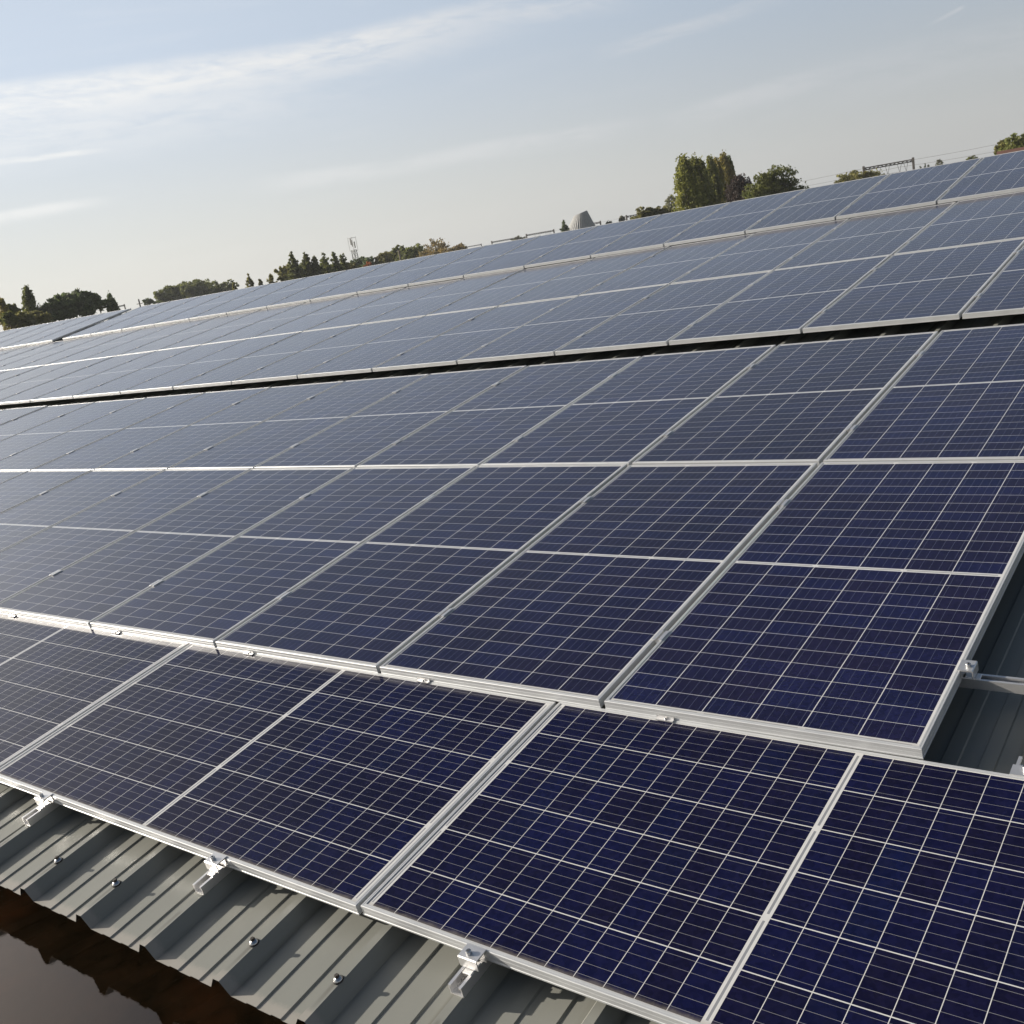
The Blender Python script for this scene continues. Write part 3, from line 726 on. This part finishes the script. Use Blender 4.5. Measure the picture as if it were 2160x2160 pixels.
tree('thin_tree', 1980, 337, 12, 330, 'sparse', 'grey', 'distant thin grey treetop under the overhead wires', n=260, ls=.3)
tree('round_tree', 2050, 327, 24, 300, 'flat', 'green', 'low distant treetop just left of the right hand big tree', n=600, ls=.35)
tree('broad_tree', 2142, 276, 66, 140, 'round', 'green', 'dark bushy tree cut by the right edge of the photo', hfac=1.2, n=4000, ls=.27)
tree('broad_tree', 2118, 292, 30, 142, 'round', 'olive', 'smaller lighter treetop on the left flank of the right edge tree', n=1400, ls=.27)
# conifer by the cone shaped roof
tree('conifer_tree', 1188, 460, 24, 260, 'cone', 'dark', 'dark conifer standing at the left of the cone shaped roof', n=1800, ls=.3)
for x, y, wd, lab in ((1284, 468, 22, 'low distant grey tree right of the cone shaped roof'), (1311, 456, 12, 'small grey treetop between the cone roof and the poplars')):
    tree('thin_tree', x, y, wd, 300, 'sparse', 'grey', lab, n=350, ls=.35)
tree('round_tree', 1092, 497, 26, 420, 'flat', 'grey', 'flat distant treetops left of the cone shaped roof', n=700, ls=.5)
# hedge of trees left of centre
mid = [(946, 514, 50, 'brown', 'right one of the two tall brownish trees in the hedge'), (912, 501, 58, 'brown', 'tallest brownish tree in the hedge left of centre'),
       (962, 517, 34, 'brown', 'small brown tree at the right end of the hedge'), (880, 516, 36, 'green', 'green hedge tree left of the tall brown tree'),
       (858, 524, 34, 'green', 'green hedge tree behind the wooden pole'), (838, 520, 28, 'green', 'pointed green hedge tree right next to the wooden pole'),
       (818, 528, 34, 'olive', 'olive hedge tree left of the wooden pole'), (799, 534, 30, 'olive', 'rounded olive tree at the left end of the hedge'),
       (778, 542, 30, 'dark', 'dark tree behind the orange shrub'), (760, 543, 26, 'dark', 'dark low tree at the foot of the lattice mast')]
for x, y, wd, lf, lab in mid:
    tree('hedge_tree', x, y - 4, wd * 1.35, 230 + (x % 7) * 3, 'round', lf, lab, 'hedge of autumn trees left of centre', n=2200, ls=.34)
tree('round_shrub', 774, 552, 15, 210, 'round', 'orange', 'bright orange autumn shrub at the foot of the mast', n=900, ls=.22)
con = [(613, 530, 30, 'tallest conifer at the left of the dark conifer group'), (641, 529, 34, 'second conifer of the dark group'), (659, 534, 26, 'third conifer, slim, in the dark group'),
       (679, 529, 34, 'fourth conifer, middle right of the dark group'), (702, 530, 24, 'slim conifer second from the right in the dark group'), (719, 529, 36, 'rightmost full conifer next to the lattice mast')]
for x, y, wd, lab in con:
    tree('conifer_tree', x, y - 2, wd * 1.15, 190 + x % 9, 'cone', 'green', lab, 'conifers left of the mast', n=2200, ls=.26)
for x, y, wd, lf, lab in ((630, 552, 34, 'green', 'low green tree filling in under the left conifers'), (668, 553, 40, 'green', 'low green tree filling in under the middle conifers'),
                          (706, 552, 34, 'green', 'low green tree filling in under the right conifers'), (603, 558, 30, 'olive', 'low olive tree at the left foot of the conifers'), (735, 553, 24, 'olive', 'low olive tree between conifers and mast')):
    tree('hedge_tree', x, y - 2, wd * 1.3, 200, 'round', lf, lab, 'low trees under the conifers', n=1800, ls=.3)
for x, y, wd, lab in ((590, 556, 22, 'light green pointed tree left of the dark conifers'), (568, 567, 26, 'light green pointed tree, second left of the dark conifers'),
                      (522, 574, 28, 'pale wispy tree right of the flat topped grove'), (547, 586, 12, 'small pale tree between the two pale pointed trees'), (492, 596, 10, 'tiny pale treetop beside the flat topped grove')):
    tree('light_tree', x, y, wd * 1.2, 180, 'cone', 'olive', lab, 'pale pointed trees left of the conifers', n=1300, ls=.24)
# flat topped grove
rdg = random.Random(5)
gr = [(346, 606, 30), (362, 600, 34), (380, 594, 36), (400, 590, 38), (420, 587, 40), (440, 586, 40), (458, 588, 36), (472, 595, 28)]
for i, (x, y, wd) in enumerate(gr):
    tree('grove_tree', x, y - 1, wd * 1.3, 300 + (i % 3) * 8, 'round', 'green', 'tree of the flat topped grove, %s from the left' % ORD[i], 'flat topped grove on the left', n=1700, ls=.42, hfac=.95)
tree('round_tree', 312, 626, 18, 260, 'round', 'dark', 'small dark tree left of the flat topped grove', n=700, ls=.3)
tree('round_tree', 328, 632, 14, 262, 'round', 'dark', 'smallest dark tree touching the left of the grove', n=500, ls=.3)
# trees at the left edge
tree('poplar_tree', 53, 604, 27, 150, 'column', 'green', 'upright pointed tree near the left edge of the photo', n=2200, ls=.26)
tree('broad_tree', 112, 618, 62, 150, 'round', 'dark', 'broad dark tree at left, left half of the dark pair', n=3400, ls=.3, hfac=.95)
tree('broad_tree', 160, 606, 58, 152, 'round', 'dark', 'broad dark tree at left, taller right half of the dark pair', n=3400, ls=.3, hfac=1.0)
tree('broad_tree', 135, 616, 60, 156, 'round', 'dark', 'broad dark tree at left, between the two dark crowns', n=2600, ls=.3, hfac=.95)
tree('broad_tree', 204, 626, 44, 158, 'flat', 'dark', 'wide dark tree with see-through branches right of the dark pair', n=1100, ls=.26, hfac=.7)
tree('poplar_tree', 231, 619, 22, 158, 'column', 'dark', 'dark upright tree at the right end of the left hand trees', n=1500, ls=.26)
tree('poplar_tree', 2, 628, 22, 140, 'column', 'gold', 'yellowish poplar cut by the left edge of the photo', n=1600, ls=.26)
tree('round_tree', 27, 640, 24, 142, 'round', 'green', 'small green tree between the two left poplars', n=1100, ls=.26)
tree('hedge_tree', 40, 654, 44, 130, 'round', 'olive', 'olive bush low at the left edge', n=1700, ls=.26, hfac=.9)
tree('hedge_tree', 75, 652, 44, 132, 'round', 'olive', 'olive bush in front of the dark trees on the left', n=1700, ls=.26, hfac=.9)
tree('hedge_tree', 14, 656, 30, 128, 'round', 'green', 'green bush in the left corner of the treeline', n=1300, ls=.26, hfac=.9)

# ------------------------------------------------------------------ railway portals, mast, pole, cone roof, house
def beam(bm, a, b, s, sz=None):
    a, b = Vector(a), Vector(b); q = (b - a).to_track_quat('Z', 'Y').to_matrix(); sz = sz or s
    vs = [bm.verts.new(e + q @ Vector((x * s / 2, y * sz / 2, 0))) for e in (a, b) for x, y in ((-1, -1), (1, -1), (1, 1), (-1, 1))]
    for f in ((3, 2, 1, 0), (4, 5, 6, 7), (0, 1, 5, 4), (1, 2, 6, 5), (2, 3, 7, 6), (3, 0, 4, 7)): bm.faces.new([vs[i] for i in f])
PORT = []
plist = [(1821.6, 354, 1926, 337, 'largest dark steel railway portal, over the willow at right'), (1503, 414, 1592, 400, 'dark railway portal in front of the poplars'),
         (1321, 456, 1393, 444, 'railway portal left of the poplars'), (1202.6, 480, 1266, 467, 'railway portal in front of the cone shaped roof'),
         (1110, 495, 1168, 486, 'railway portal left of the cone shaped roof'), (1037, 510, 1092, 501, 'small railway portal, second left of the cone shaped roof'),
         (976, 522, 1015, 515, 'smallest railway portal right of the brown hedge trees'), (243, 647, 262, 643, 'tiny railway portal right of the left hand trees')]
for i, (xa, ya, xb, yb, lab) in enumerate(plist):
    dist = FPX * 10.0 / (xb - xa) if i < 7 else 420
    A, B = at(xa, ya, dist), at(xb, yb, dist); z = (A.z + B.z) / 2; A.z = B.z = z; s = 0.34
    mid_ = (A + B) / 2
    t = empty('railway_portal', Matrix.Translation((mid_.x, mid_.y, GROUND_Z)), lab, 'portal', 'railway portals along the line'); O = Vector((mid_.x, mid_.y, GROUND_Z))
    a, b = A - O, B - O
    for e in (a, b):
        bm = bmesh.new(); beam(bm, (e.x, e.y, 0), (e.x, e.y, e.z + 0.35), s); mesh_obj('post', bm, DARKMETAL, t)
    bm = bmesh.new(); dz = Vector((0, 0, 0.34)); beam(bm, a, b, 0.19); beam(bm, a - dz, b - dz, 0.17)
    for k in range(12):
        p = a.lerp(b, k / 12); q = a.lerp(b, (k + 1) / 12); beam(bm, p - (dz if k % 2 else Vector()), q - (Vector() if k % 2 else dz), 0.14)
    mesh_obj('cross_beam', bm, DARKMETAL, t)
    if i < 5:
        for f in (0.3, 0.48, 0.72, 0.85):
            p = a.lerp(b, f) - dz; bm = bmesh.new()
            dirx = (b - a).normalized() * 0.35
            beam(bm, p - dirx, p - Vector((0, 0, 1.5)), 0.06); beam(bm, p + dirx, p - Vector((0, 0, 1.5)), 0.06); mesh_obj('wire_hanger', bm, DARKMETAL, t)
    PORT.append((A, B))
# overhead wires strung from portal to portal
def wire(pts, rad, label):
    bm = bmesh.new()
    for p, q in zip(pts, pts[1:]): tube(bm, p, q, rad, rad, 5)
    tag(mesh_obj('overhead_wire', bm, DARKMETAL), label, 'wire', 'overhead railway wires')
A5, B5 = PORT[0]
dirw = ((A5 + B5) / 2 - (PORT[1][0] + PORT[1][1]) / 2); dirw.z = 0
for j, (f, dz_, lab) in enumerate(((0.3, 0.1, 'upper thin overhead wire running right from the large railway portal'), (0.72, -0.9, 'middle thin overhead wire running right from the large railway portal'), (0.5, -1.7, 'lower thin overhead wire running right from the large railway portal'))):
    pts = []
    seq = [(PORT[k][0].lerp(PORT[k][1], f)) + Vector((0, 0, dz_)) for k in (4, 3, 2, 1, 0)]
    seq.append(seq[-1] + dirw * 0.9)
    for p, q in zip(seq, seq[1:]):
        for k in range(8):
            s_ = k / 8; pts.append(p.lerp(q, s_) - Vector((0, 0, 3.0 * s_ * (1 - s_) * 0.5)))
    pts.append(seq[-1]); wire(pts, 0.022, lab)
# lattice mast
top = at(741, 500, 260); H = top.z - GROUND_Z
mast = empty('lattice_mast', Matrix.Translation((top.x, top.y, GROUND_Z)), 'grey lattice telecom mast with antenna cage on top, between conifers and hedge', 'mast')
bm = bmesh.new(); lw, ls_ = 0.75, 0.42
cor = [(-1, -1), (1, -1), (1, 1), (-1, 1)]
for cx, cy in cor: beam(bm, (cx * lw / 1, cy * lw / 1, 0), (cx * ls_, cy * ls_, H - 3), 0.13)
nb = 9
for i in range(nb):
    z0, z1 = (H - 3) * i / nb, (H - 3) * (i + 1) / nb; s0 = lw + (ls_ - lw) * i / nb; s1 = lw + (ls_ - lw) * (i + 1) / nb
    for j in range(4):
        (xa, ya), (xb, yb) = cor[j], cor[(j + 1) % 4]
        beam(bm, (xa * s0, ya * s0, z0), (xb * s1, yb * s1, z1), 0.09); beam(bm, (xb * s1, yb * s1, z1), (xa * s1, ya * s1, z1), 0.09)
mesh_obj('lattice_tower', bm, GREYMETAL, mast)
bm = bmesh.new()
for zz in (H - 5.2, H - 3.2, H - 0.2):
    for j in range(4):
        (xa, ya), (xb, yb) = cor[j], cor[(j + 1) % 4]; q = 0.66 if zz > H - 4 else 0.5
        beam(bm, (xa * q, ya * q, zz), (xb * q, yb * q, zz), 0.07)
for cx, cy in cor: beam(bm, (cx * 0.66, cy * 0.66, H - 3.2), (cx * 0.66, cy * 0.66, H), 0.06)
mesh_obj('platform_cage', bm, GREYMETAL, mast)
for cx, cy, zz in ((.55, 0, H - 2.6), (-.5, .3, H - 2.2), (0, -.55, H - 1.8)):
    bm = bmesh.new(); box(bm, cx - .13, cx + .13, cy - .13, cy + .13, zz, zz + 1.5, 0.03); mesh_obj('antenna', bm, GREYMETAL, mast)
# wooden pole
tp = at(841, 528, 200); bm = bmesh.new(); tube(bm, (0, 0, 0), (0, 0, tp.z - GROUND_Z), 0.22, 0.15, 8)
o = mesh_obj('utility_pole', bm, WOOD); o.location = (tp.x, tp.y, GROUND_Z); tag(o, 'bare grey wooden pole standing in front of the hedge trees', 'pole')
pp = at(292, 631, 300); bm = bmesh.new(); tube(bm, (0, 0, 0), (0, 0, pp.z - GROUND_Z), 0.24, 0.18, 8)
beam(bm, (-1.2, 0, pp.z - GROUND_Z - 1.2), (1.2, 0, pp.z - GROUND_Z - 1.2), 0.2)
o = mesh_obj('utility_pole', bm, DARKMETAL); o.location = (pp.x, pp.y, GROUND_Z); tag(o, 'dark thin pole with a cross arm left of the flat topped grove', 'pole')
# truncated cone roof of ribbed grey metal
dist = 300; ct_ = at(1219, 447, dist); H = ct_.z - GROUND_Z; w0 = 66 / FPX * dist / 2; w1 = 27 / FPX * dist / 2
cone = empty('cone_building', Matrix.Translation((ct_.x, ct_.y, GROUND_Z)) @ Matrix.Rotation(0.6, 4, 'Z'), 'building with a steep truncated cone roof of ribbed grey metal', 'building')
bm = bmesh.new(); seg = 72; zb = H - 5.6; rings = []
for f in (0.0, 1.0):
    ring = []
    for i in range(seg):
        a = 6.28318 * i / seg; rr = (w0 + (w1 - w0) * f) * (1 + (0.035 if i % 2 else 0)); slant = 0.9 * math.cos(a) if f else 0
        ring.append(bm.verts.new((rr * math.cos(a) + (0.6 if f else 0), rr * math.sin(a), zb + (H - zb) * f + slant * .5 - (.45 if f else 0))))
    rings.append(ring)
for i in range(seg): bm.faces.new((rings[0][i], rings[0][(i + 1) % seg], rings[1][(i + 1) % seg], rings[1][i]))
bm.faces.new(rings[1]); mesh_obj('roof', bm, GREYMETAL, cone)
bm = bmesh.new(); lathe(bm, [(w0 * .97, 0), (w0 * .97, zb - 0.01)], 36); mesh_obj('wall', bm, BRICK, cone)
# tiled house roof at the right edge
hp = at(2102, 319, 135); hq = at(2190, 305, 135); hz = (hp.z + hq.z) / 2; d = (hq - hp); d.z = 0; ln = d.length; d.normalize(); nrm = Vector((-d.y, d.x, 0))
house = empty('brick_house', Matrix.Translation((hp.x, hp.y, GROUND_Z)), 'house with a low red brown tiled roof under the tree at the right edge', 'house'); hh = hz - GROUND_Z
bm = bmesh.new(); P = lambda a, b, z: (d * a + nrm * b) + Vector((0, 0, z))
v = [bm.verts.new(P(*q)) for q in ((0, 0, hh), (ln, 0, hh), (ln, -4, hh - 2.4), (0, -4, hh - 2.4), (ln, 4, hh - 2.4), (0, 4, hh - 2.4))]
bm.faces.new((v[0], v[1], v[2], v[3])); bm.faces.new((v[1], v[0], v[5], v[4])); mesh_obj('roof', bm, TILE, house)
bm = bmesh.new()
q = [bm.verts.new(P(a, b, z)) for z in (0, hh - 2.5) for a, b in ((.3, -3.6), (ln - .3, -3.6), (ln - .3, 3.6), (.3, 3.6))]
for f in ((0, 1, 5, 4), (1, 2, 6, 5), (2, 3, 7, 6), (3, 0, 4, 7)): bm.faces.new([q[i] for i in f])
e0 = bm.verts.new(P(.3, 0, hh - .1)); e1 = bm.verts.new(P(ln - .3, 0, hh - .1)); bm.faces.new((q[4], q[7], e0)); bm.faces.new((q[5], q[6], e1))
mesh_obj('wall', bm, BRICK, house)

# ------------------------------------------------------------------ thin morning haze over the whole place
hm = bpy.data.materials.new('haze'); hm.use_nodes = True; ht = hm.node_tree; ht.nodes.clear()
pv_ = ht.nodes.new('ShaderNodeVolumePrincipled'); pv_.inputs['Color'].default_value = (0.92, 0.95, 1.0, 1); pv_.inputs['Density'].default_value = 0.00020
pv_.inputs['Anisotropy'].default_value = 0.2
mo = ht.nodes.new('ShaderNodeOutputMaterial'); ht.links.new(pv_.outputs[0], mo.inputs['Volume'])
bm = bmesh.new(); box(bm, -570, 570, -570, 570, GROUND_Z - 1.0, 26.0)
tag(mesh_obj('haze', bm, hm), kind='stuff')
